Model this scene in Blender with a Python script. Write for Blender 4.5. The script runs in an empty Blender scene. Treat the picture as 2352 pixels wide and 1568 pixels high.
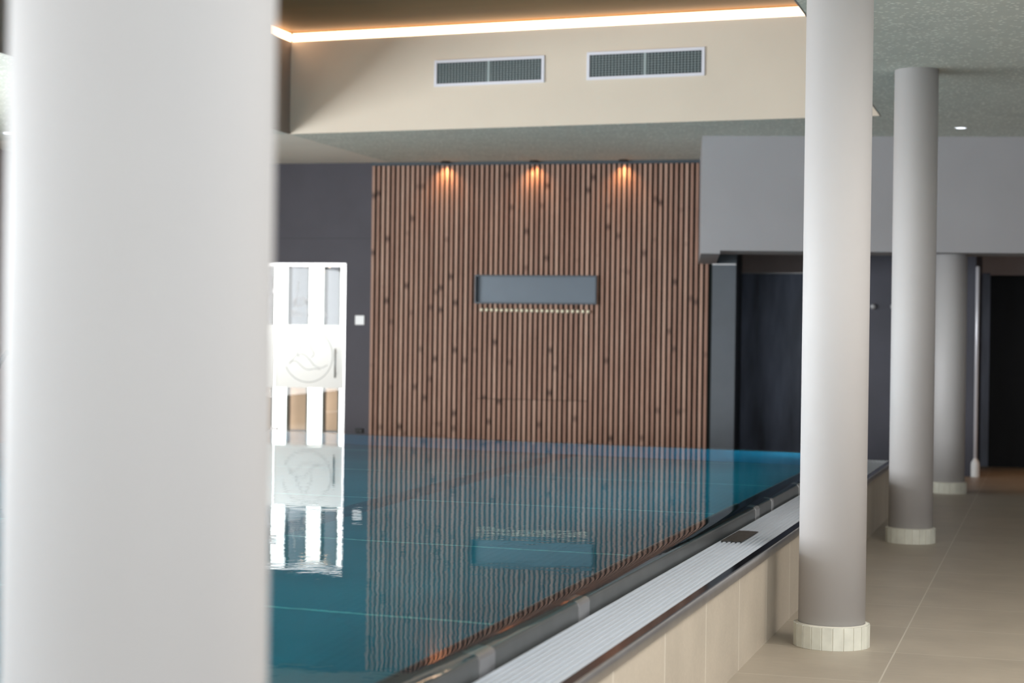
import bpy, bmesh, math, random
from mathutils import Vector, Matrix

S = bpy.context.scene
COL = S.collection
random.seed(7)
R = math.radians

# ---------------------------------------------------------------- camera
EYE = 1.355
cam_d = bpy.data.cameras.new('camera')
cam = bpy.data.objects.new('camera', cam_d)
COL.objects.link(cam)
cam_d.sensor_width = 36.0
cam_d.lens = 4050.0 / 2352.0 * 36.0
YAW, ROLL = R(17.07), 0.014
cam.matrix_world = (Matrix.Translation((0, 0, EYE)) @ Matrix.Rotation(YAW, 4, 'Z')
                    @ Matrix.Rotation(R(90), 4, 'X') @ Matrix.Rotation(ROLL, 4, 'Z'))
cam_d.dof.use_dof = True
cam_d.dof.focus_distance = 7.9
cam_d.dof.aperture_fstop = 2.8
cam_d.clip_end = 200
S.camera = cam

# ---------------------------------------------------------------- world, exposure
S.view_settings.view_transform = 'Standard'
S.view_settings.look = 'None'
S.view_settings.gamma = 1.0
S.view_settings.use_curve_mapping = False
S.view_settings.exposure = 0.0
S.cycles.max_bounces = 10
S.cycles.diffuse_bounces = 5
S.cycles.glossy_bounces = 5
S.cycles.transmission_bounces = 8
S.cycles.transparent_max_bounces = 12
S.cycles.caustics_reflective = True
S.cycles.caustics_refractive = True
S.cycles.blur_glossy = 0.3
S.cycles.sample_clamp_indirect = 12.0
S.cycles.use_denoising = True

world = bpy.data.worlds.new('world')
S.world = world
world.use_nodes = True
bg = world.node_tree.nodes['Background']
bg.inputs['Color'].default_value = (0.80, 0.90, 1.0, 1)
bg.inputs['Strength'].default_value = 1.0


def area_light(name, loc, rot, sx, sy, power, color=(1, 1, 1)):
    d = bpy.data.lights.new(name, 'AREA')
    d.shape = 'RECTANGLE'
    d.size, d.size_y = sx, sy
    d.energy = power
    d.color = color
    o = bpy.data.objects.new(name, d)
    o.location = loc
    o.rotation_euler = rot
    COL.objects.link(o)
    return o


# daylight that falls in through the glazed left wall and the glazed wall behind the camera
DAY = (0.93, 0.97, 1.0)
area_light('daylight_left', (-10.45, 4.3, 1.5), (0, R(-90), 0), 2.1, 15.4, 1720, DAY)
area_light('daylight_rear', (-4.0, -4.85, 1.75), (R(90), 0, 0), 12.0, 2.6, 370, DAY)
area_light('daylight_right', (2.56, 1.0, 1.75), (0, R(90), 0), 2.6, 8.0, 110, DAY)
# two overhead lights added above the walkway to brighten floor and grate
area_light('added_overhead_light', (1.7, 4.2, 3.25), (0, 0, 0), 1.2, 1.2, 110, (1, .95, .88))
area_light('added_overhead_light', (1.7, 7.0, 3.25), (0, 0, 0), 1.2, 1.2, 95, (1, .95, .88))
# made-up fill lights under the water line, brightening the basin from its unseen right wall
area_light('underwater_fill', (-1.665, 3.5, .30), (0, R(90), 0), .12, 12.0, 20, (.75, .95, 1.0))
area_light('underwater_fill', (-1.665, 11.9, .25), (0, R(90), 0), .12, 4.1, 42, (.65, .9, 1.0))
# backlight added in the room beyond, aimed at the frosted door film
area_light('door_film_backlight', (-8.359, 18.587, 2.5), (R(-58), 0, R(4)), 1.8, .3, 68, (1, 1, 1))

# ---------------------------------------------------------------- helpers
def newmat(name, base=(.5, .5, .5), rough=.5, metal=0., spec=.5):
    m = bpy.data.materials.new(name)
    m.use_nodes = True
    p = m.node_tree.nodes['Principled BSDF']
    p.inputs['Base Color'].default_value = (*base, 1)
    p.inputs['Roughness'].default_value = rough
    p.inputs['Metallic'].default_value = metal
    p.inputs['Specular IOR Level'].default_value = spec
    return m


class NT:
    def __init__(s, m):
        s.t = m.node_tree
        s.p = s.t.nodes.get('Principled BSDF')

    def n(s, typ, **kw):
        o = s.t.nodes.new(typ)
        for k, v in kw.items():
            setattr(o, k, v)
        return o

    def l(s, a, b):
        s.t.links.new(a, b)

    def math(s, op, a, b=None, c=None):
        o = s.n('ShaderNodeMath', operation=op)
        for i, v in enumerate((a, b, c)):
            if v is None:
                continue
            if isinstance(v, (int, float)):
                o.inputs[i].default_value = v
            else:
                s.l(v, o.inputs[i])
        return o.outputs[0]

    def pos(s, kind='world'):
        if kind == 'world':
            v = s.n('ShaderNodeNewGeometry').outputs['Position']
        else:
            v = s.n('ShaderNodeTexCoord').outputs['Object']
        x = s.n('ShaderNodeSeparateXYZ')
        s.l(v, x.inputs[0])
        return v, x.outputs[0], x.outputs[1], x.outputs[2]

    def comb(s, x, y, z):
        o = s.n('ShaderNodeCombineXYZ')
        for i, v in enumerate((x, y, z)):
            if isinstance(v, (int, float)):
                o.inputs[i].default_value = v
            else:
                s.l(v, o.inputs[i])
        return o.outputs[0]

    def noise(s, vec, scale, detail=2., rough=.5):
        o = s.n('ShaderNodeTexNoise')
        o.inputs['Scale'].default_value = scale
        o.inputs['Detail'].default_value = detail
        o.inputs['Roughness'].default_value = rough
        s.l(vec, o.inputs['Vector'])
        return o.outputs['Fac']

    def ramp(s, fac, stops):
        o = s.n('ShaderNodeValToRGB')
        e = o.color_ramp.elements
        e[0].position, e[0].color = stops[0][0], (*stops[0][1], 1)
        e[1].position, e[1].color = stops[1][0], (*stops[1][1], 1)
        for p, c in stops[2:]:
            k = e.new(p)
            k.color = (*c, 1)
        s.l(fac, o.inputs[0])
        return o.outputs[0]

    def mix(s, fac, a, b, mode='MIX'):
        o = s.n('ShaderNodeMix', data_type='RGBA', blend_type=mode)
        for i, v in ((0, fac), (6, a), (7, b)):
            if isinstance(v, (int, float)):
                o.inputs[i].default_value = v
            elif isinstance(v, tuple):
                o.inputs[i].default_value = (*v, 1)
            else:
                s.l(v, o.inputs[i])
        return o.outputs[2]

    def bump(s, h, strength, dist=.01):
        o = s.n('ShaderNodeBump')
        o.inputs['Strength'].default_value = strength
        o.inputs['Distance'].default_value = dist
        s.l(h, o.inputs['Height'])
        s.l(o.outputs[0], s.p.inputs['Normal'])
        return o

    def col(s, c):
        s.l(c, s.p.inputs['Base Color'])


def mottled(name, base, amp=.06, scale=3., rough=.6, metal=0., stretch=(1, 1, 1), spec=.5, bump=0., bscale=60.):
    m = newmat(name, base, rough, metal, spec)
    k = NT(m)
    v, x, y, z = k.pos('world')
    mp = k.n('ShaderNodeMapping')
    mp.inputs['Scale'].default_value = stretch
    k.l(v, mp.inputs[0])
    f = k.noise(mp.outputs[0], scale, 4)
    lo = tuple(c * (1 - amp * 2) for c in base)
    hi = tuple(min(1, c * (1 + amp * 2)) for c in base)
    k.col(k.ramp(f, [(.25, lo), (.75, hi)]))
    if bump:
        k.bump(k.noise(v, bscale, 3), bump, .002)
    return m


def tag(o, label=None, cat=None, group=None, kind=None):
    if label: o['label'] = label
    if cat: o['category'] = cat
    if group: o['group'] = group
    if kind: o['kind'] = kind
    return o


def bx(bm, x0, x1, y0, y1, z0, z1):
    v = [bm.verts.new(p) for p in ((x0, y0, z0), (x1, y0, z0), (x1, y1, z0), (x0, y1, z0),
                                   (x0, y0, z1), (x1, y0, z1), (x1, y1, z1), (x0, y1, z1))]
    for f in ((3, 2, 1, 0), (4, 5, 6, 7), (0, 1, 5, 4), (1, 2, 6, 5), (2, 3, 7, 6), (3, 0, 4, 7)):
        bm.faces.new([v[i] for i in f])


def prism(bm, pts, z0, z1):
    """vertical prism over a plan polygon (counter-clockwise)"""
    b = [bm.verts.new((x, y, z0)) for x, y in pts]
    t = [bm.verts.new((x, y, z1)) for x, y in pts]
    n = len(pts)
    bm.faces.new(list(reversed(b)))
    bm.faces.new(t)
    for i in range(n):
        j = (i + 1) % n
        bm.faces.new((b[i], b[j], t[j], t[i]))


def sweep(bm, prof, p0, p1, cut0=0., cut1=0., closed=True, flip=False):
    """profile (u,z) with u to the left of p0->p1, mitred: the end slides cut*u along the path"""
    p0, p1 = Vector(p0), Vector(p1)
    d = (p1 - p0).normalized()
    nrm = Vector((-d.y, d.x))
    ra, rb = [], []
    for u, z in prof:
        a = p0 + nrm * u + d * (cut0 * u)
        b = p1 + nrm * u + d * (cut1 * u)
        ra.append(bm.verts.new((a.x, a.y, z)))
        rb.append(bm.verts.new((b.x, b.y, z)))
    n = len(prof)
    fs = []
    for i in range(n if closed else n - 1):
        j = (i + 1) % n
        fs.append(bm.faces.new((ra[i], rb[i], rb[j], ra[j])))
    if closed:
        bm.faces.new(ra)
        bm.faces.new(list(reversed(rb)))
    return fs


def lathe(bm, prof, cx=0., cy=0., seg=48, smooth=True, cap=True):
    rings = []
    for r, z in prof:
        rings.append([bm.verts.new((cx + r * math.cos(2 * math.pi * i / seg), cy + r * math.sin(2 * math.pi * i / seg), z))
                      for i in range(seg)])
    for a, b in zip(rings, rings[1:]):
        for i in range(seg):
            j = (i + 1) % seg
            f = bm.faces.new((a[i], a[j], b[j], b[i]))
            f.smooth = smooth
    if cap:
        bm.faces.new(list(reversed(rings[0])))
        bm.faces.new(rings[-1])


def tube(bm, pts, r, seg=12, closed=False):
    pts = [Vector(p) for p in pts]
    n = len(pts)
    rings = []
    for i, p in enumerate(pts):
        if closed:
            t = (pts[(i + 1) % n] - pts[i - 1]).normalized()
        else:
            t = (pts[min(i + 1, n - 1)] - pts[max(i - 1, 0)]).normalized()
        up = Vector((0, 1, 0)) if abs(t.y) < .9 else Vector((1, 0, 0))
        a = t.cross(up).normalized()
        b = t.cross(a)
        rings.append([bm.verts.new(p + a * (r * math.cos(2 * math.pi * k / seg)) + b * (r * math.sin(2 * math.pi * k / seg)))
                      for k in range(seg)])
    m = n if closed else n - 1
    for i in range(m):
        A, B = rings[i], rings[(i + 1) % n]
        for k in range(seg):
            q = (k + 1) % seg
            f = bm.faces.new((A[k], A[q], B[q], B[k]))
            f.smooth = True
    if not closed:
        bm.faces.new(list(reversed(rings[0])))
        bm.faces.new(rings[-1])


def obj(name, bm, mat, parent=None, bevel=0., loc=None, rotz=0., seg=2, fix=True):
    if fix:
        bmesh.ops.recalc_face_normals(bm, faces=bm.faces[:])
    me = bpy.data.meshes.new(name)
    bm.to_mesh(me)
    bm.free()
    me.materials.append(mat)
    o = bpy.data.objects.new(name, me)
    COL.objects.link(o)
    if parent is not None:
        o.parent = parent
    if loc is not None:
        o.location = loc
        o.rotation_euler = (0, 0, rotz)
    if bevel:
        b = o.modifiers.new('bevel', 'BEVEL')
        b.width = bevel
        b.segments = seg
        b.limit_method = 'ANGLE'
        b.angle_limit = R(40)
    return o


def empty(name, loc, rotz=0.):
    o = bpy.data.objects.new(name, None)
    o.empty_display_size = .1
    o.location = loc
    o.rotation_euler = (0, 0, rotz)
    COL.objects.link(o)
    return o


def boxes(name, lst, mat, parent=None, bevel=0., loc=None, rotz=0.):
    bm = bmesh.new()
    for b in lst:
        bx(bm, *b)
    return obj(name, bm, mat, parent, bevel, loc, rotz)


# ---------------------------------------------------------------- materials
M = {}
M['dark_wall'] = mottled('dark_plaster', (.066, .060, .076), .05, 2.5, .62)
M['black_panel'] = mottled('black_laminate', (.005, .006, .009), .2, 1.6, .5, 0, (3, 3, .5), spec=.2)
M['dark_panel'] = mottled('dark_blue_laminate', (.17, .205, .30), .30, 1.6, .38, 0, (3, 3, .5))
M['pilaster'] = mottled('blue_grey_panel', (.075, .088, .105), .10, 1.8, .45)
M['lintel'] = mottled('taupe_plaster', (.42, .35, .34), .05, 2, .7)
M['grey_plaster'] = mottled('grey_plaster', (.35, .34, .35), .02, 1.5, .8)
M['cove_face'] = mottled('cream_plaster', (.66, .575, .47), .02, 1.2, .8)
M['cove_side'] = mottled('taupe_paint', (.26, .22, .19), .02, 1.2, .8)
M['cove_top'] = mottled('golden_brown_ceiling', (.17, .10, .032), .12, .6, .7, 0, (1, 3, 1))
M['smooth_ceiling'] = mottled('smooth_cream_ceiling', (.72, .675, .59), .02, 1.2, .85)
M['mauve'] = mottled('mauve_wall', (.34, .27, .26), .03, 1.5, .8)
M['white'] = newmat('white_plastic', (.8, .8, .8), .4)
M['steel'] = mottled('brushed_steel', (.42, .41, .41), .05, 20, .22, 1.0)
M['steel_lip'] = mottled('steel_lip', (.115, .12, .12), .06, 8, .35, .5)
M['steel_dark'] = mottled('dark_polished_steel', (.16, .16, .19), .05, 8, .10, 1.0)
M['steel_trim'] = mottled('satin_steel_trim', (.55, .53, .52), .05, 8, .33, 1.0)
M['alu'] = newmat('white_aluminium', (.72, .70, .74), .3, .2)
M['column'] = mottled('column_paint', (.475, .459, .456), .015, 1.5, .6, spec=.12)
M['base_tile'] = None
M['black'] = newmat('black_plastic', (.012, .012, .014), .5)
M['brass'] = newmat('pale_brass', (.95, .88, .68), .3, .25)
M['niche_box'] = mottled('blue_grey_metal', (.10, .125, .155), .03, 3, .4, .2)
M['vent_frame'] = newmat('white_vent_frame', (.70, .70, .76), .4)
M['vent_dark'] = newmat('vent_inside', (.02, .03, .034), .8)
M['vent_fin'] = newmat('vent_fins', (.30, .36, .36), .5)

# textured acoustic ceiling
def ceiling_mat():
    m = newmat('sprayed_acoustic_ceiling', (.2, .22, .2), .9)
    k = NT(m)
    v, x, y, z = k.pos('world')
    mp = k.n('ShaderNodeMapping')
    mp.inputs['Rotation'].default_value = (0, 0, R(35))
    mp.inputs['Scale'].default_value = (26, 44, 26)
    k.l(v, mp.inputs[0])
    vo = k.n('ShaderNodeTexVoronoi')
    vo.inputs['Scale'].default_value = 1.0
    k.l(mp.outputs[0], vo.inputs['Vector'])
    sep = k.n('ShaderNodeSeparateColor')
    k.l(vo.outputs['Color'], sep.inputs[0])
    near = k.math('LESS_THAN', vo.outputs['Distance'], .30)
    on = k.math('GREATER_THAN', sep.outputs[0], .45)
    fac = k.math('MULTIPLY', near, on)
    f2 = k.noise(v, 5, 4)
    base = k.ramp(f2, [(.3, (.50, .51, .45)), (.7, (.56, .57, .50))])
    c = k.mix(fac, base, (.90, .90, .80))
    k.col(c)
    k.bump(fac, .35, .004)
    return m
M['acoustic'] = ceiling_mat()

# tiles: beige stoneware
def tile_mat(name, base, joint, axes, pitch, offs, width=.004):
    m = newmat(name, base, .42)
    k = NT(m)
    v, x, y, z = k.pos('world')
    c = {'x': x, 'y': y, 'z': z}
    fac = None
    ids = []
    for a, p, o in zip(axes, pitch, offs):
        q = k.math('DIVIDE', k.math('SUBTRACT', c[a], o - 50 * p), p)
        fr = k.math('FRACT', q)
        d = k.math('MINIMUM', fr, k.math('SUBTRACT', 1.0, fr))
        on = k.math('LESS_THAN', d, width / p / 2)
        fac = on if fac is None else k.math('MAXIMUM', fac, on)
        ids.append(k.math('FLOOR', q))
    wn = k.n('ShaderNodeTexWhiteNoise', noise_dimensions='2D')
    k.l(k.comb(ids[0], ids[1] if len(ids) > 1 else 0., 0.), wn.inputs['Vector'])
    f1 = k.noise(v, 3, 5, .6)
    mp = k.n('ShaderNodeMapping')
    mp.inputs['Scale'].default_value = (2, 30, 30)
    k.l(v, mp.inputs[0])
    f2 = k.noise(mp.outputs[0], 3, 3)
    f = k.math('ADD', k.math('MULTIPLY', f1, .6), k.math('MULTIPLY', f2, .4))
    f = k.math('ADD', f, k.math('MULTIPLY', k.math('SUBTRACT', wn.outputs['Value'], .5), .12))
    col = k.ramp(f, [(.3, tuple(b * .86 for b in base)), (.7, tuple(b * 1.1 for b in base))])
    k.col(k.mix(fac, col, joint))
    k.bump(k.math('SUBTRACT', 1.0, fac), .3, .002)
    return m
M['floor'] = tile_mat('floor_stoneware', (.41, .355, .285), (.55, .50, .42), 'yx', (.735, .735), (8.715, -.655), .007)
M['side_tile'] = tile_mat('pool_side_stoneware', (.50, .44, .36), (.80, .76, .67), 'y', (.735,), (8.03,), .007)
M['base_tile'] = mottled('cream_marble_tile', (.68, .68, .60), .05, 14, .35)

# pool lining with panel joints
def lining_mat(wall=False):
    m = newmat('pool_lining', (.02, .15, .2), .5)
    k = NT(m)
    v, x, y, z = k.pos('world')
    def line(c, at, w):
        return k.math('LESS_THAN', k.math('ABSOLUTE', k.math('SUBTRACT', c, at)), w)
    fr = k.math('FRACT', k.math('DIVIDE', k.math('SUBTRACT', y, 6.5 - 19.0), 1.90))
    jl = k.math('LESS_THAN', fr, .012)
    ledge = line(z, .40, .012)
    f = k.noise(v, 1.2, 3)
    base = k.ramp(f, [(.3, (.03, .27, .34)), (.7, (.04, .32, .40))])
    if wall:
        base = k.ramp(f, [(.3, (.03, .44, .66)), (.7, (.05, .52, .76))])
    base = k.mix(jl, base, (.20, .70, .70))
    base = k.mix(ledge, base, (.2, .7, .8))
    k.col(base)
    # pressed anti-slip studs
    w = k.n('ShaderNodeTexVoronoi')
    w.inputs['Scale'].default_value = 22
    w.inputs['Randomness'].default_value = 0.
    k.l(v, w.inputs['Vector'])
    k.bump(w.outputs['Distance'], .5, .01)
    return m
M['lining'] = lining_mat()
M['lining_wall'] = lining_mat(True)
M['lining_wall'].node_tree.nodes['Principled BSDF'].inputs['Specular IOR Level'].default_value = 0.
M['lining'].node_tree.nodes['Principled BSDF'].inputs['Specular IOR Level'].default_value = 0.
M['gutter_band'] = mottled('dark_floor_channel', (.03, .20, .26), .1, 5, .5, spec=0.)

# water surface
def water_mat():
    m = bpy.data.materials.new('pool_water')
    m.use_nodes = True
    k = NT(m)
    k.t.nodes.remove(k.p)
    g = k.n('ShaderNodeBsdfRefraction')
    g.inputs['IOR'].default_value = 1.33
    g.inputs['Roughness'].default_value = 0.0
    g.inputs['Color'].default_value = (.62, .93, 1.0, 1)
    gl = k.n('ShaderNodeBsdfGlossy')
    gl.inputs['Roughness'].default_value = 0.0
    gl.inputs['Color'].default_value = (1, 1, 1, 1)
    fr = k.n('ShaderNodeFresnel')
    fr.inputs['IOR'].default_value = 1.24
    mx = k.n('ShaderNodeMixShader')
    k.l(fr.outputs[0], mx.inputs[0])
    k.l(g.outputs[0], mx.inputs[1])
    k.l(gl.outputs[0], mx.inputs[2])
    v, x, y, z = k.pos('world')
    a = k.noise(v, 5.5, 2, .45)
    b = k.noise(v, 17., 2, .5)
    h = k.math('ADD', a, k.math('MULTIPLY', b, .32))
    # livelier water in front of the glass door and at the near end
    bump = k.n('ShaderNodeBump')
    bump.inputs['Strength'].default_value = 1.0
    bump.inputs['Distance'].default_value = .00050
    k.l(h, bump.inputs['Height'])
    for q in (g, gl, fr):
        k.l(bump.outputs[0], q.inputs['Normal'])
    out = [n for n in k.t.nodes if n.type == 'OUTPUT_MATERIAL'][0]
    k.l(mx.outputs[0], out.inputs['Surface'])
    return m
M['water'] = water_mat()

# larch slats
PITCH, S0 = .0552, 1.09
def slat_mat():
    m = newmat('larch_slats', (.5, .3, .2), .65)
    k = NT(m)
    v, x, y, z = k.pos('object')
    idx = k.math('FLOOR', k.math('DIVIDE', k.math('SUBTRACT', x, S0 - .006), PITCH))
    hatch = k.math('MULTIPLY', k.math('LESS_THAN', z, .737),
                   k.math('MULTIPLY', k.math('GREATER_THAN', x, 2.286), k.math('LESS_THAN', x, 3.50)))
    idx = k.math('ADD', idx, k.math('MULTIPLY', hatch, 211.))
    wn = k.n('ShaderNodeTexWhiteNoise', noise_dimensions='1D')
    k.l(idx, wn.inputs['W'])
    # knots, one field per slat
    kv = k.comb(k.math('MULTIPLY', idx, 17.3), k.math('MULTIPLY', z, 2.3), 0.)
    vo = k.n('ShaderNodeTexVoronoi', voronoi_dimensions='2D')
    vo.inputs['Scale'].default_value = 1.0
    k.l(kv, vo.inputs['Vector'])
    knot = k.ramp(vo.outputs['Distance'], [(.02, (.25, .25, .25)), (.12, (1, 1, 1))])
    # tone drifting along the slat
    nz = k.noise(k.comb(k.math('MULTIPLY', idx, 3.7), 0., k.math('MULTIPLY', z, 1.)), 1.6, 3)
    grain = k.noise(k.comb(k.math('MULTIPLY', x, 260.), k.math('MULTIPLY', y, 260.), k.math('MULTIPLY', z, 5.)), 1.0, 2)
    f = k.math('ADD', k.math('MULTIPLY', wn.outputs['Value'], .42), k.math('MULTIPLY', nz, .62))
    base = k.ramp(f, [(.15, (.26, .125, .085)), (.85, (.60, .39, .30)), (.5, (.43, .245, .18))])
    base = k.mix(.18, base, k.ramp(grain, [(.3, (.2, .1, .06)), (.7, (.7, .48, .36))]))
    c = k.mix(k.math('SUBTRACT', 1.0, knot), base, (.07, .034, .026))
    k.col(c)
    return m
M['slat'] = slat_mat()
M['slat_back'] = newmat('slat_backing', (.012, .016, .014), .9)

# grate
def grate_mat():
    m = newmat('grate_plastic', (.55, .58, .62), .4)
    k = NT(m)
    v, x, y, z = k.pos('object')
    st = k.math('FRACT', k.math('DIVIDE', x, .0268))
    f = k.math('LESS_THAN', st, .42)
    k.col(k.mix(f, (.30, .33, .36), (.62, .65, .70)))
    return m
M['grate'] = newmat('grate_plastic', (.63, .68, .75), .38)
M['grate_rod'] = newmat('grate_rods', (.20, .22, .24), .5)

def emit(name, color, strength):
    m = bpy.data.materials.new(name)
    m.use_nodes = True
    p = m.node_tree.nodes['Principled BSDF']
    p.inputs['Base Color'].default_value = (.8, .8, .8, 1)
    p.inputs['Emission Color'].default_value = (*color, 1)
    p.inputs['Emission Strength'].default_value = strength
    return m
M['led'] = emit('led_strip_diffuser', (1.0, .62, .36), 6.0)
M['lamp'] = emit('cool_downlight_lens', (.85, .9, 1.0), 2.2)
M['spot_lens'] = emit('warm_spot_lens', (1.0, .6, .3), .5)
M['day_pane'] = emit('daylit_pane', (1., 1., 1.), 3.0)
M['warm_bulb'] = emit('warm_bulb', (1.0, .6, .3), 3.0)

def film_mat():
    m = bpy.data.materials.new('frosted_film')
    m.use_nodes = True
    k = NT(m)
    k.t.nodes.remove(k.p)
    d = k.n('ShaderNodeBsdfDiffuse')
    d.inputs['Color'].default_value = (.95, .96, .96, 1)
    t = k.n('ShaderNodeBsdfTranslucent')
    t.inputs['Color'].default_value = (.97, .98, .98, 1)
    mx = k.n('ShaderNodeMixShader')
    mx.inputs[0].default_value = .65
    k.l(d.outputs[0], mx.inputs[1])
    k.l(t.outputs[0], mx.inputs[2])
    out = [n for n in k.t.nodes if n.type == 'OUTPUT_MATERIAL'][0]
    k.l(mx.outputs[0], out.inputs['Surface'])
    return m
M['film'] = film_mat()

def pane_mat():
    m = bpy.data.materials.new('clear_glass')
    m.use_nodes = True
    k = NT(m)
    k.t.nodes.remove(k.p)
    gl = k.n('ShaderNodeBsdfGlossy')
    gl.inputs['Roughness'].default_value = .0
    tr = k.n('ShaderNodeBsdfTransparent')
    tr.inputs['Color'].default_value = (.96, .98, .97, 1)
    fr = k.n('ShaderNodeFresnel')
    fr.inputs['IOR'].default_value = 1.45
    mx = k.n('ShaderNodeMixShader')
    front = k.math('SUBTRACT', 1.0, k.n('ShaderNodeNewGeometry').outputs['Backfacing'])
    k.l(k.math('MULTIPLY', fr.outputs[0], front), mx.inputs[0])
    k.l(tr.outputs[0], mx.inputs[1])
    k.l(gl.outputs[0], mx.inputs[2])
    out = [n for n in k.t.nodes if n.type == 'OUTPUT_MATERIAL'][0]
    k.l(mx.outputs[0], out.inputs['Surface'])
    return m
M['glass'] = pane_mat()

# ---------------------------------------------------------------- setting
CEIL = 3.28
COVE = 4.24
WX0, WX1 = -10.5, 2.6          # left and right walls
YB = -5.0                      # wall behind the camera
SX, SY = -8.204, 17.846        # origin of the slatted wall line
SA = R(4.196)
def wl(s, d=0.):               # point on / behind the far wall line
    return (SX + s * math.cos(SA) - d * math.sin(SA), SY + s * math.sin(SA) + d * math.cos(SA))

struct = lambda o: tag(o, kind='structure')

# floor slab, open where the pool basin goes down through it
struct(boxes('floor', [(-1.30, WX1 + .2, YB - .2, 24.0, -.2, 0.), (WX0 - .2, -8.22, YB - .2, 24.0, -.2, 0.),
                       (-8.22, -1.30, 15.25, 24.0, -.2, 0.), (-8.22, -1.30, YB - .2, -3.4, -.2, 0.)], M['floor']))

# far wall (dark plaster) with the glazed door opening, s from -2.33 to 5.07
T = .18
bm = bmesh.new()
bx(bm, -2.33, -.92, 0, T, 0, CEIL)
bx(bm, -.92, .80, 0, T, 2.187, CEIL)
bx(bm, .80, 1.09, 0, T, 0, CEIL)
bx(bm, 1.09, 4.82, .05, T, 0, CEIL)
far = struct(obj('wall_far', bm, M['dark_wall'], loc=(SX, SY, 0), rotz=SA))
# fine horizontal joint between the plaster boards
boxes('joint_line', [(-.92, 1.088, -.0008, .002, 2.455, 2.461)], newmat('joint', (.05, .05, .06), .8), far)
# blue-grey panel to the right of the slats
pil = struct(boxes('wall_far_end', [(4.806, 5.052, -.012, .16, 0, CEIL)], M['pilaster'], loc=(SX, SY, 0), rotz=SA))
boxes('trim_strip', [(4.806, 5.052, -.03, -.012, 2.183, 2.193)], M['steel_trim'], pil)

bm = bmesh.new()
prism(bm, [(-3.176, 18.24), (-3.168, 18.24), (-3.56, 20.90), (-3.60, 20.90)], 0, CEIL)
struct(obj('wall_niche_side', bm, M['black_panel']))
# niche behind the bulkhead
bm = bmesh.new()
bx(bm, -3.75, -.70, 20.9, 21.1, 2.215, CEIL)
bx(bm, -.70, 3.0, 20.9, 21.1, 2.19, CEIL)
niche = struct(obj('wall_niche', bm, M['lintel']))
bm = bmesh.new()
bx(bm, -3.75, -2.12, 20.93, 21.1, 0, 2.215)
bx(bm, -2.12, -.70, 20.93, 21.1, 0, 2.215)
np_ = struct(obj('wall_niche_panels', bm, M['dark_panel']))
struct(boxes('wall_niche_right', [(-.70, 3.0, 20.93, 21.1, 0, 2.19)], M['black_panel']))
boxes('head_rail', [(-3.7, -2.12, 20.885, 20.90, 2.203, 2.215)], M['steel_trim'], niche)
pier = struct(boxes('wall_pier', [(-2.10, -.79, 19.2, 20.9, 0, CEIL)], mottled('slate_laminate', (.045, .045, .065), .1, 2, .5)))

# bulkhead (grey plaster) in front of the niche
BX, BY = -3.13, 16.098
BA = math.atan2(16.68 - 16.098, -.281 + 3.13)
bm = bmesh.new()
bx(bm, .178, 6.1, 0, .66, 2.222, CEIL + .1)
bx(bm, 0, .178, 0, 2.12, 2.193, CEIL + .1)
struct(obj('wall_bulkhead', bm, M['grey_plaster'], loc=(BX, BY, 0), rotz=BA))

# side and rear walls
bm = bmesh.new()
bx(bm, WX1, WX1 + .2, 5.0, 23., 0, CEIL)
bx(bm, WX1, WX1 + .2, YB, -3., 0, CEIL)
bx(bm, WX1, WX1 + .2, -3., 5., 0, .45)
bx(bm, WX1, WX1 + .2, -3., 5., 3.05, CEIL)
struct(obj('wall_right', bm, M['grey_plaster']))
bm = bmesh.new()
for k in range(5):
    bx(bm, WX1 + .04, WX1 + .12, -3.03 + 2 * k, -2.97 + 2 * k, .45, 3.05)
struct(obj('window_7', bm, M['white']))
for y_ in (4.2, 7.0):  # made-up frames around the added overhead lights
    pn = boxes('added_light_frame', [(1.07, 2.33, y_ - .63, y_ - .6, CEIL - .03, CEIL), (1.07, 2.33, y_ + .6, y_ + .63, CEIL - .03, CEIL),
                                 (1.07, 1.10, y_ - .6, y_ + .6, CEIL - .03, CEIL), (2.30, 2.33, y_ - .6, y_ + .6, CEIL - .03, CEIL)], M['white'])
    struct(pn); pn.name = 'trim_added_light'
bm = bmesh.new()                                   # left wall, glazed between y=-3.4 and y=14.6
bx(bm, WX0 - .2, WX0, 14.6, 18.2, 0, COVE + .2)
bx(bm, WX0 - .2, WX0, YB - .2, -3.4, 0, COVE + .2)
bx(bm, WX0 - .2, WX0, -3.4, 14.6, 0, .45)
bx(bm, WX0 - .2, WX0, -3.4, 14.6, 3.05, COVE + .2)
struct(obj('wall_left', bm, M['mauve']))
bm = bmesh.new()
bx(bm, WX0, -10.0, YB - .2, YB, 0, COVE + .2)
bx(bm, 2.1, WX1 + .2, YB - .2, YB, 0, COVE + .2)
bx(bm, -10., 2.1, YB - .2, YB, 0, .45)
bx(bm, -10., 2.1, YB - .2, YB, 3.05, COVE + .2)
struct(obj('wall_rear', bm, M['cove_face']))
for nm, horiz in (('window_1', False), ('window_2', True)):
    bm = bmesh.new()
    if not horiz:
        for k in range(10):
            y = -3.4 + k * 2.0
            bx(bm, WX0 - .12, WX0 - .04, y - .03, y + .03, .45, 3.05)
        bx(bm, WX0 - .12, WX0 - .04, -3.4, 14.6, .45, .51)
        bx(bm, WX0 - .12, WX0 - .04, -3.4, 14.6, 2.99, 3.05)
    else:
        for k in range(7):
            x = -10. + k * 2.016
            bx(bm, x - .03, x + .03, YB - .12, YB - .04, .45, 3.05)
        bx(bm, -10, 2.1, YB - .12, YB - .04, .45, .51)
        bx(bm, -10, 2.1, YB - .12, YB - .04, 2.99, 3.05)
    struct(obj(nm, bm, M['white']))

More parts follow.
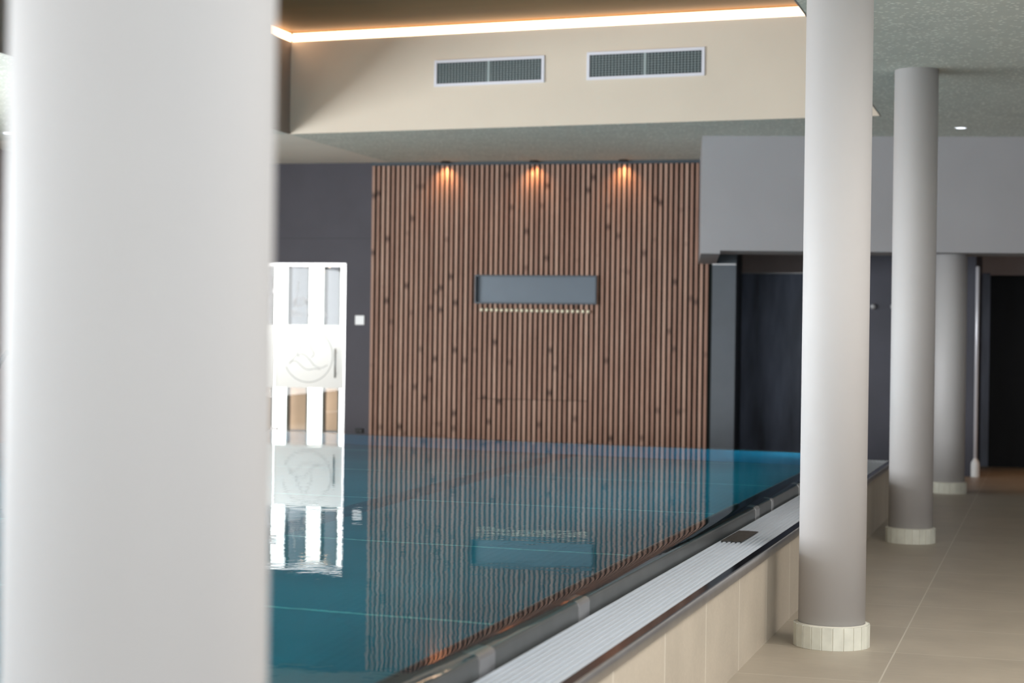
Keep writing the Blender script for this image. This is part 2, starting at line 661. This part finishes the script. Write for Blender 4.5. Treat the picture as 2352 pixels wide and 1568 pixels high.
# ceilings: textured to the right and along the far wall, smooth to the left, raised cove over the pool
CLX, CRX = -6.915, -1.40
cfy = lambda x: 15.274 + (x + 6.913) * (14.954 - 15.274) / 5.464     # far edge of the cove
bm = bmesh.new()
prism(bm, [(CRX, YB - .2), (WX1 + .2, YB - .2), (WX1 + .2, 24.), (CRX, 24.)], CEIL, CEIL + .1)
prism(bm, [(CLX, cfy(CLX)), (CRX, cfy(CRX)), (CRX, 24.), (CLX, 24.)], CEIL, CEIL + .1)
struct(obj('ceiling', bm, M['acoustic']))
bm = bmesh.new()
prism(bm, [(WX0 - .2, 15.27), (CLX - .004, 15.27), (CLX - .004, 24.), (WX0 - .2, 24.)], CEIL, CEIL + .1)
struct(obj('ceiling_left', bm, M['smooth_ceiling']))
bm = bmesh.new()
prism(bm, [(WX0 - .2, YB - .2), (CLX - .001, YB - .2), (CLX - .001, 15.269), (WX0 - .2, 15.269)], CEIL, CEIL + .1)
struct(obj('ceiling_poolside', bm, M['acoustic']))
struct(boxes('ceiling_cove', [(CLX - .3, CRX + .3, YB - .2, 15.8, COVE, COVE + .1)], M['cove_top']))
bm = bmesh.new()
prism(bm, [(CLX + .01, cfy(CLX) - .012), (CRX - .01, cfy(CRX) - .012), (CRX - .01, cfy(CRX) - .002), (CLX + .01, cfy(CLX) - .002)], CEIL - .001, 4.148)
struct(obj('wall_cove_far', bm, M['cove_face']))
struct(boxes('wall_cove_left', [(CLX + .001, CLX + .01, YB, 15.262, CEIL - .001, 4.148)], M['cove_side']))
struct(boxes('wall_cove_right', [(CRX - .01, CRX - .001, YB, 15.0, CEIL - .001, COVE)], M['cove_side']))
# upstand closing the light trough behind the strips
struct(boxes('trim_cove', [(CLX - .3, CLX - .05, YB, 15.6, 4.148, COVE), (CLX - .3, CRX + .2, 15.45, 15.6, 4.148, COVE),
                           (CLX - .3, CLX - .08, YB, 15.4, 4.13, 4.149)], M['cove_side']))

# LED light strips along the top of the cove
dC = Vector((5.464, -.32)).normalized()
led = boxes('light_strip', [(0.03, 5.56, -.016, .03, 4.149, 4.222)], M['led'], loc=(CLX, cfy(CLX), 0), rotz=math.atan2(dC.y, dC.x))
tag(led, 'long glowing warm white light strip above the two air vents', 'light strip')
led2 = boxes('light_strip', [(CLX - .03, CLX + .014, YB + .1, cfy(CLX) - .02, 4.149, 4.222)], M['led'])
tag(led2, 'short visible end of warm light strip running to the left of the ceiling recess corner', 'light strip')

# ---------------------------------------------------------------- swimming pool
W = .50                         # water level
RX = -1.495                     # right lip line
LX = -8.05                      # left lip line
FY = lambda x: 14.25 + (x + 1.5) * (14.92 - 14.25) / (-6.176 + 1.5)   # far lip
NY = -3.2
DEP = W - 1.35
pool = empty('swimming_pool', (-4.7, 6.0, 0))
tag(pool, 'raised stainless steel overflow swimming pool with beige tiled side', 'swimming pool')
def pobj(name, bm, mat, parent=pool, **kw):
    o = obj(name, bm, mat, None, **kw)
    o.parent = parent
    o.matrix_parent_inverse = Matrix.Translation(-Vector(parent.location))
    return o
XI0, XI1 = LX - .02, RX - .12
fi = lambda x: FY(x) - .10
# lining: floor and four walls
bm = bmesh.new()
prism(bm, [(LX - .1, NY - .1), (XI1 + .1, NY - .1), (XI1 + .1, fi(XI1)), (LX - .1, fi(LX))], DEP - .04, DEP)
pobj('pool_floor', bm, M['lining'])
bm = bmesh.new()
bx(bm, XI1, XI1 + .02, NY, fi(XI1) - .01, DEP, W - .04)
bx(bm, LX - .1, LX - .08, NY, fi(LX), DEP, W - .04)
bx(bm, LX - .1, XI1, NY - .1, NY - .08, DEP, W - .04)
pobj('side_lining', bm, M['lining'])
bm = bmesh.new()
prism(bm, [(LX - .1, fi(LX)), (XI1 + .02, fi(XI1 + .02)), (XI1 + .02, fi(XI1 + .02) + .02), (LX - .1, fi(LX) + .02)], DEP, W - .03)
pobj('end_lining', bm, M['lining_wall'])
bm = bmesh.new()
bx(bm, -4.03, -3.82, NY, fi(-4) - .02, DEP, DEP + .008)
pobj('floor_channel', bm, M['gutter_band'])

# invented slim housings on the right wall of the basin, behind the added fill lights
for y0, y1, zc in ((-2.5, 9.6, .30), (9.8, 14.0, .25)):
    bm = bmesh.new()
    bx(bm, -1.652, XI1 - .001, y0, y1, zc - .07, zc + .07)
    pobj('added_fill_housing', bm, M['steel_trim'])
# overflow lip: profile u=0 at the outer face, u>0 towards the water
lip = [(0., .42), (0., .478), (.003, .486), (.009, .4905), (.018, .4915), (.055, .487), (.075, .478), (.125, .462), (.125, .42)]
def mit(a, b):  # slide factor for a mitre between directions
    return math.tan(a / 2)
angF = math.atan2(FY(LX) - FY(RX), RX - LX)      # far edge slant
bm = bmesh.new()
sweep(bm, lip, (RX, NY), (RX, FY(RX)), cut0=1., cut1=-math.tan((math.pi / 2 - angF) / 2) if False else -1.0)
sweep(bm, lip, (RX, FY(RX)), (LX, FY(LX)), cut0=1.0, cut1=-1.0)
sweep(bm, lip, (LX, FY(LX)), (LX, NY), cut0=1., cut1=-1.)
sweep(bm, lip, (LX, NY), (RX, NY), cut0=1., cut1=-1.)
lipo = pobj('overflow_lip', bm, M['steel_lip'])
for f in lipo.data.polygons:
    f.use_smooth = len(f.vertices) == 4
lipo.data.set_sharp_from_angle(angle=R(32))
# dark submerged ledge just inside the lip
led_ = [(.016, .4925), (.055, .488), (.075, .479), (.115, .466), (.115, .463), (.075, .476), (.055, .485), (.016, .4895)]
bm = bmesh.new()
sweep(bm, led_, (RX, NY), (RX, FY(RX)), cut0=1., cut1=-1.0)
pobj('submerged_ledge', bm, newmat('dark_wet_steel', (.025, .025, .03), .5, 0., .1))
# cover plates clipped over the lip joints
for y0, wd in ((5.66, .14), (9.3, .12), (9.86, .06), (10.95, .12), (4.60, .14)):
    bm = bmesh.new()
    prof = [(-.003, .421), (-.003, .480), (.001, .490), (.009, .4945), (.02, .4955), (.05, .491), (.05, .485), (.0, .421)]
    sweep(bm, prof, (RX, y0), (RX, y0 + wd))
    pobj('joint_plate', bm, M['steel_trim'])

# outer channel: steel bottom and outer trim
GX0, GX1 = RX - .015 + .0, -1.238
GZ = .44
OUT = -1.212
bm = bmesh.new()
# trough floor right
bx(bm, RX + .001, OUT - .045, NY - .25, FY(RX) + .1, .30, .32)
prism(bm, [(LX - .2, FY(LX) + .01), (RX, FY(RX) + .01), (RX + .2, FY(RX) + .2), (LX - .2, FY(LX) + .2)], .30, .3199)
bx(bm, LX - .24, LX - .001, NY - .25, FY(LX) + .1, .30, .32)
pobj('gutter_trough', bm, M['steel_dark'])
# trim profile: u>0 towards the pool
trim = [(0., .405), (0., .433), (.003, .439), (.008, .441), (.041, .441), (.041, .415), (.012, .405)]
OFF = .283
def foff(x): return FY(x) + OFF / math.cos(angF)
OLX = LX - OFF
bm = bmesh.new()
sweep(bm, trim, (OUT, NY - OFF), (OUT, foff(OUT)), 1., -1.)
sweep(bm, trim, (OUT, foff(OUT)), (OLX, foff(OLX)), 1., -1.)
sweep(bm, trim, (OLX, foff(OLX)), (OLX, NY - OFF), 1., -1.)
sweep(bm, trim, (OLX, NY - OFF), (OUT, NY - OFF), 1., -1.)
pobj('rim_trim', bm, M['steel_dark'])
# lighter outer bead of the trim
bead = [(-.006, .404), (-.007, .425), (-.003, .436), (.0, .4385), (.004, .4395), (.001, .405)]
bm = bmesh.new()
sweep(bm, bead, (OUT, NY - OFF), (OUT, foff(OUT)), 1., -1.)
b_ = pobj('rim_edge', bm, M['steel_trim'])
for f in b_.data.polygons:
    f.use_smooth = len(f.vertices) == 4
b_.data.set_sharp_from_angle(angle=R(50))
# tiled outer side
WXs = -1.235
bm = bmesh.new()
bx(bm, WXs - .03, WXs, NY - OFF + .02, foff(WXs) - .02, 0, .406)
bx(bm, OLX + .023, OLX + .05, NY - OFF + .02, foff(OLX) - .02, 0, .406)
prism(bm, [(OLX + .023, foff(OLX) - .05), (WXs, foff(WXs) - .05), (WXs, foff(WXs) - .022), (OLX + .023, foff(OLX) - .022)], 0, .406)
bx(bm, OLX + .023, WXs, NY - OFF + .02, NY - OFF + .05, 0, .406)
pobj('tiled_side', bm, M['side_tile'])

# grates
def grate(name, length, width, n_ridge, pitch, loc, rotz, label):
    root = empty(name, loc, rotz)
    tag(root, label, 'gutter grate', 'overflow gutter grates around the pool')
    bm = bmesh.new()
    n = int(length / pitch)
    nr = n_ridge
    prof = []
    step = width / nr
    for i in range(nr):
        x = i * step
        prof += [(x + step * .02, -.010), (x + step * .14, 0.), (x + step * .56, 0.), (x + step * .68, -.010)]
    prof[0] = (0, prof[0][1]); prof[-1] = (width, prof[-1][1])
    zb = -.022
    for k in range(n):
        y0, y1 = k * pitch, k * pitch + pitch * .62
        a = [bm.verts.new((x, y0, z)) for x, z in prof]
        b = [bm.verts.new((x, y1, z)) for x, z in prof]
        for i in range(len(prof) - 1):
            bm.faces.new((a[i], a[i + 1], b[i + 1], b[i]))
        a0 = bm.verts.new((0, y0, zb)); a1 = bm.verts.new((width, y0, zb))
        b0 = bm.verts.new((0, y1, zb)); b1 = bm.verts.new((width, y1, zb))
        bm.faces.new((a[0], b[0], b0, a0))
        bm.faces.new((a[-1], a1, b1, b[-1]))
        bm.faces.new([a0, a1] + list(reversed(a)))
        bm.faces.new([b1, b0] + b)
    obj('grate_bars', bm, M['grate'], root, fix=False)
    bm = bmesh.new()
    for i in range(4):
        x = width * (.1 + .27 * i)
        bx(bm, x - .006, x + .006, 0, length, -.030, -.0222)
    obj('connecting_rods', bm, M['grate_rod'], root)
    return root
gw = (-1.256) - (RX + .018)
grate('gutter_grate', 14.19 - NY, gw, 10, .0095, (RX + .018, NY, GZ), 0,
      'long light grey ribbed gutter grate between water and beige tiled side')
rf = math.atan2(FY(LX) - FY(RX), LX - RX)
L2 = math.hypot(FY(LX) - FY(RX), LX - RX)
dv = Vector((LX - RX, FY(LX) - FY(RX))).normalized()
nv = Vector((-dv.y, dv.x)) * -1
g0 = Vector((RX, FY(RX))) + nv * .018 - dv * .240
grate('gutter_grate', L2 + .238, gw, 10, .03, (g0.x, g0.y, GZ), math.atan2(-dv.x, dv.y),
      'short far gutter grate with row of white teeth behind the nearer columns')
# dark plate lying in the near grate
bm = bmesh.new()
rr = random.Random(3)
pts = [(-1.463 + rr.uniform(-.002, .002), 8.12)]
for i in range(8):
    pts.append((-1.463 + .012 * (i + 1), 8.12 + rr.uniform(-.012, .012)))
pts += [(-1.365, 8.59), (-1.42, 8.605), (-1.463, 8.60)]
prism(bm, pts, GZ + .0005, GZ + .004)
plate = obj('drain_plate', bm, mottled('dark_speckled_plate', (.045, .042, .042), .35, 60, .6))
tag(plate, 'dark speckled plate lying on the light grey gutter grate', 'plate')

# water: one sheet, the right edge bending down over the lip
bm = bmesh.new()
xs = [LX + .01, -7, -6, -5, -4, -3, -2.2, -1.8, -1.575]
zs = [W] * len(xs)
N = 14
for i in range(1, N + 1):
    t = i / N
    xs.append(-1.575 + t * (RX - .006 + 1.575))
    zs.append(W - .0068 * t ** 3)
ys = [NY + .02, 0, 4, 8, 12]
rows = []
for x, z in zip(xs, zs):
    row = [bm.verts.new((x, y, z)) for y in ys] + [bm.verts.new((x, FY(x) - .006, z))]
    rows.append(row)
for a, b in zip(rows, rows[1:]):
    for i in range(len(a) - 1):
        f = bm.faces.new((a[i], b[i], b[i + 1], a[i + 1]))
        f.smooth = True
water = obj('pool_water', bm, M['water'], fix=False)
tag(water, 'still teal pool water mirroring the slatted wall', 'water', kind='stuff')

# ---------------------------------------------------------------- columns
CH = CEIL
def column(loc, height, label):
    root = empty('column', loc)
    tag(root, label, 'column')
    bm = bmesh.new()
    lathe(bm, [(.150, .02), (.150, height)], seg=96)
    obj('shaft', bm, M['column'], root)
    # tiled plinth: narrow flat cream tiles with pale joints
    bm = bmesh.new()
    nt = 22
    ro, ri, h = .172, .158, .102
    for i in range(nt):
        a0 = 2 * math.pi * (i + .05) / nt
        a1 = 2 * math.pi * (i + .95) / nt
        p = [(ro * math.cos(a0), ro * math.sin(a0)), (ro * math.cos(a1), ro * math.sin(a1)),
             (ri * math.cos(a1), ri * math.sin(a1)), (ri * math.cos(a0), ri * math.sin(a0))]
        prism(bm, p, 0, h)
    pl = obj('tiled_base', bm, M['base_tile'], root, bevel=.0012)
    bm = bmesh.new()
    lathe(bm, [(.1685, 0), (.1685, h - .002), (.151, h + .004), (.151, h - .01)], seg=44, cap=False, smooth=False)
    obj('joint_filler', bm, newmat('cream_grout', (.72, .70, .62), .7), pl)
    return root
column((-1.0, 1.806, 0), CH, 'large blurred white column nearest the viewer, beside the pool')
column((-.945, 8.075, 0), CH, 'pale grey round column with sharp cream tiled base, beside the grate')
column((-.935, 12.55, 0), CH, 'mid-distance grey round column reaching the speckled ceiling')
column((-.925, 16.95, 0), 2.30, 'farthest grey round column standing under the grey bulkhead')

# ---------------------------------------------------------------- slatted cladding (local frame of the far wall)
clad = empty('slat_cladding', (SX, SY, 0), SA)
tag(clad, 'wall cladding of vertical reddish brown wooden slats behind the pool', 'wall cladding')
SE = 4.80
bm = bmesh.new()
bx(bm, S0, SE, .012, .049, .02, CEIL)
obj('backing_board', bm, M['slat_back'], clad)
bm = bmesh.new()
n = int(round((SE - S0) / PITCH))
for i in range(n + 1):
    s = S0 + i * PITCH
    if s + .031 > SE + .01:
        break
    zt = 3.245
    segs = [(.03, .734), (.739, zt)] if 2.29 < s < 3.48 else [(.03, zt)]
    if 2.272 < s + .016 < 3.59:
        segs = [g for q in segs for g in ([q] if q[1] < 1.7 else [(q[0], 1.757), (2.064, q[1])])]
    for z0, z1 in segs:
        bx(bm, s, s + .031, -.022, .011, z0, z1)
obj('slats', bm, M['slat'], clad, bevel=.003)
bm = bmesh.new()
bx(bm, S0 - .02, SE + .0, -.026, .011, 3.245, CEIL)
obj('top_rail', bm, newmat('dark_blue_rail', (.035, .05, .065), .5), clad)

# shelf box set into the slats
box = empty('wall_shelf', wl(0) + (0,), SA)
tag(box, 'empty blue-grey metal shelf box set into the slatted wall above the hooks', 'shelf')
b0, b1, z0, z1, fr = 2.268, 3.592, 1.757, 2.064, .014
bm = bmesh.new()
bx(bm, b0, b1, -.075, .009, z1 - fr, z1)
bx(bm, b0, b1, -.075, .009, z0, z0 + fr)
bx(bm, b0, b0 + fr, -.075, .009, z0 + fr, z1 - fr)
bx(bm, b1 - fr, b1, -.075, .009, z0 + fr, z1 - fr)
obj('frame', bm, newmat('dark_slate_metal', (.05, .065, .085), .4), box)
bm = bmesh.new()
bx(bm, b0 + fr, b1 - fr, -.004, .006, z0 + fr, z1 - fr)
obj('back_panel', bm, M['niche_box'], box)
# hooks
bm = bmesh.new()
prof = [(.0, 0), (.006, 0), (.006, .022), (.011, .028), (.018, .036), (.0195, .043), (.017, .050), (.008, .055), (.0, .0555)]
rings = []
for r_, d_ in prof:
    rings.append([bm.verts.new((max(r_, .0004) * math.cos(2 * math.pi * q / 16), -d_, max(r_, .0004) * math.sin(2 * math.pi * q / 16))) for q in range(16)])
for a, b in zip(rings, rings[1:]):
    for q in range(16):
        f = bm.faces.new((a[q], a[(q + 1) % 16], b[(q + 1) % 16], b[q])); f.smooth = True
hx = lambda s: wl(s, -.022)
hook = obj('towel_hook', bm, M['brass'])
NTH = ['leftmost', 'second', 'third', 'fourth', 'fifth', 'sixth', 'seventh', 'eighth', 'ninth', 'tenth', 'eleventh', 'twelfth',
       'thirteenth', 'fourteenth', 'fifteenth', 'sixteenth', 'seventeenth', 'eighteenth', 'nineteenth', 'twentieth',
       'twenty-first', 'rightmost']
for i in range(22):
    h = hook if i == 0 else hook.copy()
    if i:
        COL.objects.link(h)
    tag(h, 'round pale brass hook under the wall shelf, %s of the row%s' % (NTH[i], '' if i in (0, 21) else ' from the left'),
        'hook', 'brass hooks in a row under the shelf')
    p = hx(2.346 + i * PITCH)
    h.location = (p[0], p[1], 1.690 - .0004 * i)
    h.rotation_euler = (0, 0, SA)

# small things on the dark wall
sq = boxes('wall_sensor', [(.912, 1.018, -.014, 0, 1.513, 1.617)], newmat('white_cover', (.95, .95, .95), .35), loc=(SX, SY, 0), rotz=SA, bevel=.006)
tag(sq, 'small square white sensor plate on dark wall right of the glass door', 'sensor')
so = empty('wall_socket', wl(0) + (0,), SA)
tag(so, 'small black double socket low on dark wall beside the slats', 'socket')
boxes('cover', [(.934, 1.022, -.02, 0, .334, .384)], M['black'], so, bevel=.004)
boxes('flap', [(.940, .974, -.026, -.0201, .340, .378), (.981, 1.016, -.026, -.0201, .340, .378)], M['black'], so, bevel=.003)

# ---------------------------------------------------------------- glass door and glazing
def film_sheet(a, b, parent):        # self-adhesive film, a single skin on the pane
    bm = bmesh.new()
    bm.faces.new([bm.verts.new(q) for q in ((a, .0485, .812), (b, .0485, .812), (b, .0485, 1.508), (a, .0485, 1.508))])
    return obj('frosted_film', bm, M['film'], parent)
door = empty('glass_door', wl(0) + (0,), SA)
tag(door, 'glass door with frosted band and round leaf emblem in the dark far wall', 'door')
boxes('glass_pane', [(-.03, .785, .05, .058, .02, 2.135)], M['glass'], door)
film_sheet(-.028, .775, door)
greyline = newmat('grey_emblem_line', (.34, .37, .37), .6)
cx, cz = .36, 1.165
P3 = lambda a, b: (a, .0445, b)
bm = bmesh.new()
tube(bm, [P3(cx + .283 * math.cos(t), cz + .290 * math.sin(t)) for t in [R(205 + 320 * i / 60) for i in range(61)]], .0032, 6)
obj('emblem_ring', bm, greyline, door, fix=True)
bm = bmesh.new()
drop = []
for t in range(0, 41):
    a = t / 40
    th = R(-50 + 280 * a)
    drop.append((cx - .03 + .098 * math.cos(th) * (1 - .35 * max(0, math.sin(th))), cz + .03 + .062 * math.sin(th) + (.10 * max(0, math.sin(th)) ** 3)))
tube(bm, [P3(*q) for q in drop], .0028, 6)
obj('emblem_drop', bm, greyline, door)
bm = bmesh.new()
w1 = [(cx - .225 + .45 * i / 30, cz - .095 + .115 * math.sin(math.pi * min(1, i / 19)) * (1 if i < 19 else 0) - .035 * math.sin(math.pi * max(0, (i - 19) / 11))) for i in range(31)]
tube(bm, [P3(*q) for q in w1], .0028, 6)
w2 = [(cx - .225 + .37 * i / 24, cz - .095 + .06 * math.sin(math.pi * i / 10) * (1 - i / 24) - .0 - .055 * (i / 24)) for i in range(25)]
tube(bm, [P3(*q) for q in w2], .0028, 6)
obj('emblem_leaf', bm, greyline, door)
bm = bmesh.new()
tube(bm, [(.690, -.005, .93), (.690, -.005, 1.25)], .011, 14)
tube(bm, [(.690, -.005, .975), (.690, .046, .975)], .006, 10)
tube(bm, [(.690, -.005, 1.205), (.690, .046, 1.205)], .006, 10)
obj('handle', bm, newmat('handle_steel', (.35, .36, .36), .3, .7), door)
for hz in (1.876, .345):
    boxes('hinge', [(-.075, .018, .028, .07, hz - .035, hz + .028)], newmat('pale_hinge', (.72, .70, .70), .35, .3), door, bevel=.006)
# lettering on the pane
def text(body, size, s, z, mat, parent, depth=.002, shear=0., name='lettering'):
    cu = bpy.data.curves.new(name, 'FONT')
    cu.body = body
    cu.size = size
    cu.extrude = .0008
    cu.shear = shear
    t = bpy.data.objects.new(name, cu)
    COL.objects.link(t)
    bpy.context.view_layer.update()
    me = bpy.data.meshes.new_from_object(t.evaluated_get(bpy.context.evaluated_depsgraph_get()))
    bpy.data.objects.remove(t)
    me.transform(Matrix.Rotation(R(90), 4, 'X'))
    me.materials.clear()
    me.materials.append(mat)
    o = bpy.data.objects.new(name, me)
    COL.objects.link(o)
    o.parent = parent
    o.location = (s, .0475, z)
    return o
white_v = newmat('white_vinyl', (.9, .9, .92), .5)
text('Bio Sauna', .108, .150, 1.598, white_v, door)
bm = bmesh.new()
scr = [(.17 + .30 * i / 60 + .02 * math.sin(i * .9), 1.74 + .05 * math.sin(i * .55) + .0012 * i) for i in range(61)]
tube(bm, [(a, .0465, b) for a, b in scr], .004, 6)
tube(bm, [(.235, .0465, 1.98), (.222, .0465, 1.86), (.20, .0465, 1.75), (.185, .0465, 1.70)], .004, 6)
obj('script_flourish', bm, white_v, door)

fr_ = struct(boxes('trim_door', [(-.92, .80, -.004, .10, 2.148, 2.186), (.787, .801, -.004, .10, 0., 2.148), (-.935, -.92, 0, .10, 0, 2.186)], M['steel_trim'], loc=(SX, SY, 0), rotz=SA))
sp = empty('side_glazing', wl(0) + (0,), SA)
tag(sp, 'fixed glass panel with frosted band on the hinge side of the glass door', 'glass panel')
boxes('glass_pane', [(-.92, -.045, .05, .058, .0, 2.148)], M['glass'], sp)
film_sheet(-.918, -.047, sp)

# ---------------------------------------------------------------- room beyond the glass door
room_w = newmat('pale_plaster', (.20, .21, .235), .7)
tanw = mottled('tan_wood', (.40, .28, .19), .06, 3, .6)
bm = bmesh.new()
bx(bm, -1.6, 1.2, 1.72, 1.80, 0, 2.6)
bw = struct(obj('wall_beyond', bm, room_w, loc=(SX, SY, 0), rotz=SA))
boxes('wood_panelling', [(-1.6, 1.2, 1.69, 1.72, .26, 1.20)], tanw, bw)
bm = bmesh.new()
bx(bm, -1.68, -1.6, .18, 1.8, 0, 2.6)
bx(bm, 1.2, 1.28, .18, 1.8, 0, 2.6)
struct(obj('wall_beyond_side', bm, tanw, loc=(SX, SY, 0), rotz=SA))
struct(boxes('ceiling_beyond', [(-1.68, 1.28, .19, 1.8, 2.6, 2.7)], tanw, loc=(SX, SY, 0), rotz=SA))
for (a, b), lb in (((-.585, -.401), 'left'), ((-.133, .046), 'middle'), ((.258, .40), 'right'), ((-1.05, -.86), 'far left')):
    o = boxes('daylit_slot_window', [(a, b, 1.45, 1.52, .0, 2.55)], M['day_pane'], loc=(SX, SY, 0), rotz=SA)
    o['kind'] = 'structure'
    o.name = 'window_%d' % ({'left': 3, 'middle': 4, 'right': 5, 'far left': 6}[lb])
    boxes('window_frame', [(a - .022, a, 1.44, 1.53, 0, 2.55), (b, b + .022, 1.44, 1.53, 0, 2.55)], newmat('slot_frame', (.18, .19, .19), .5), o)
bm = bmesh.new()
rr = random.Random(5)
lampr = empty('ceiling_lamp', wl(.13, 1.0) + (2.2,), SA)
tag(lampr, 'small cluster of warm lamps seen through the top of the glass door', 'lamp')
for i in range(9):
    bm = bmesh.new()
    bmesh.ops.create_icosphere(bm, subdivisions=2, radius=.012, matrix=Matrix.Translation((rr.uniform(-.16, .14), rr.uniform(-.1, .1), rr.uniform(-.08, .0))))
    obj('bulb', bm, M['warm_bulb'], lampr)
boxes('canopy', [(-.16, .16, -.12, .12, .02, .40)], M['white'], lampr)

# ---------------------------------------------------------------- air vents on the cove face
VA = math.atan2(dC.y, dC.x)
def vent(s0, s1, z0, z1, label):
    o = empty('air_vent', (-6.914, 15.260, 0), VA)
    tag(o, label, 'air vent')
    e = .026
    bm = bmesh.new()
    bx(bm, s0, s1, -.012, 0, z1 - e, z1)
    bx(bm, s0, s1, -.012, 0, z0, z0 + e)
    bx(bm, s0, s0 + e, -.012, 0, z0 + e, z1 - e)
    bx(bm, s1 - e, s1, -.012, 0, z0 + e, z1 - e)
    obj('frame', bm, M['vent_frame'], o)
    boxes('duct_opening', [(s0 + e, s1 - e, -.0015, -.0005, z0 + e, z1 - e)], M['vent_dark'], o)
    m = (s0 + s1) / 2
    boxes('mullion', [(m - .012, m + .012, -.011, -.002, z0 + e, z1 - e)], M['vent_fin'], o)
    bm = bmesh.new()
    n = 34
    for i in range(1, n):
        x = s0 + e + (s1 - s0 - 2 * e) * i / n
        bx(bm, x - .0022, x + .0022, -.007, -.002, z0 + e, z1 - e)
    for i in range(1, 9):
        z = z0 + e + (z1 - z0 - 2 * e) * i / 9
        bx(bm, s0 + e, s1 - e, -.010, -.0072, z - .0018, z + .0018)
    obj('grille', bm, M['vent_fin'], o)
vent(1.482, 2.546, 3.668, 3.908, 'left one of two white-framed rectangular air vents on the cream ceiling upstand')
vent(2.944, 4.013, 3.672, 3.918, 'right one of two white-framed rectangular air vents on the cream ceiling upstand')

# ---------------------------------------------------------------- downlights
WARM = (1.0, .50, .20)
for s, lb in ((1.93, 'leftmost'), (2.905, 'middle'), (3.865, 'rightmost')):
    p = wl(s, -.085)
    o = empty('spotlight', (p[0], p[1], CEIL), SA)
    tag(o, lb + ' of three small dark spotlights above the slatted wall, casting an orange glow', 'spotlight', 'warm spotlights over the slats')
    bm = bmesh.new()
    lathe(bm, [(.050, -.016), (.050, 0), (.036, 0), (.036, -.016)], seg=24, cap=False)
    obj('ring', bm, M['black'], o)
    bm = bmesh.new()
    lathe(bm, [(.035, -.003), (.035, -.001)], seg=24)
    obj('lens', bm, M['spot_lens'], o)
    d = bpy.data.lights.new('spot_beam', 'SPOT')
    d.energy = 15
    d.color = WARM
    d.spot_size = R(118)
    d.spot_blend = 1.0
    d.shadow_soft_size = .02
    l = bpy.data.objects.new('spot_beam', d)
    l.location = (0, 0, -.012)
    l.rotation_euler = (R(-3), 0, 0)
    l.parent = o
    COL.objects.link(l)
def dl(x, y, r, lb, e=4.):
    o = empty('downlight', (x, y, CEIL))
    tag(o, lb, 'downlight')
    bm = bmesh.new()
    lathe(bm, [(r * 1.25, -.006), (r * 1.25, 0), (r, 0), (r, -.005)], seg=32, cap=False)
    obj('ring', bm, M['white'], o)
    bm = bmesh.new()
    lathe(bm, [(r * .98, -.004), (r * .98, -.001)], seg=32)
    obj('lens', bm, M['lamp'], o)
dl(-.80, 15.89, .045, 'small round cool white downlight in the speckled ceiling right of the columns')
dl(-9.55, 14.7, .075, 'bright round downlight in the left ceiling beside the nearest column')
# warm lamp inside the right niche, out of the frame
d = bpy.data.lights.new('niche_lamp', 'SPOT')
d.energy = 70; d.color = (1., .5, .2); d.spot_size = R(80); d.spot_blend = .8; d.shadow_soft_size = .05
l = bpy.data.objects.new('niche_lamp', d)
l.location = (.55, 18.9, 3.25)
l.rotation_euler = (0, R(-2), 0)
COL.objects.link(l)

dl(.55, 18.9, .07, 'downlight above the dark niche on the right')
# ---------------------------------------------------------------- post and knobs at the pier
post = empty('metal_post', (-.768, 19.12, 0))
tag(post, 'thin white metal post with ribbed white foot beside the dark niche', 'post')
bm = bmesh.new()
lathe(bm, [(.021, .20), (.021, 2.20), (.010, 2.215)], seg=24)
obj('pole', bm, M['alu'], post)
bm = bmesh.new()
pr = [(.044, 0.)]
for i in range(6):
    z = .012 + i * .022
    pr += [(.047, z), (.047, z + .012), (.044, z + .015)]
pr += [(.046, .15), (.030, .178), (.018, .20)]
lathe(bm, pr, seg=28)
obj('foot', bm, M['white'], post)
for x, lb in ((-1.85, 'left of two small round silver coat hooks on the dark panel between the columns'),
              (-1.64, 'right silver coat hook on the dark panel, half hidden by the middle column')):
    bm = bmesh.new()
    rings = []
    for r_, d_ in [(.0004, 0), (.010, 0), (.010, .02), (.024, .028), (.030, .042), (.024, .055), (.0004, .060)]:
        rings.append([bm.verts.new((r_ * math.cos(2 * math.pi * q / 20), -d_, r_ * math.sin(2 * math.pi * q / 20))) for q in range(20)])
    for a, b in zip(rings, rings[1:]):
        for q in range(20):
            f = bm.faces.new((a[q], a[(q + 1) % 20], b[(q + 1) % 20], b[q])); f.smooth = True
    k_ = obj('coat_hook', bm, newmat('satin_silver', (.7, .7, .72), .3, .5), loc=(x, 19.2, 1.783))
    tag(k_, lb, 'hook', 'silver hooks on the dark panel')

# ---------------------------------------------------------------- handrail at the left edge of the pool
hr = empty('handrail', (-8.45, 12.7, 0))
tag(hr, 'sloping steel handrail beyond the left side of the nearest column', 'handrail')
bm = bmesh.new()
tube(bm, [(.0, -.75, .20), (.0, -.37, .57), (.0, .0, .93), (.0, .25, 1.17), (.0, .30, 1.20), (.0, .36, 1.20), (.0, .42, 1.16)], .024, 14)
obj('rail', bm, M['steel_dark'], hr)
bm = bmesh.new()
tube(bm, [(.0, .42, 1.16), (.0, .44, 0.)], .02, 12)
obj('upright', bm, M['steel'], hr)
bm = bmesh.new()
tube(bm, [(.0, -.75, .21), (.0, -.76, 0.)], .02, 12)
obj('upright', bm, M['steel'], hr)
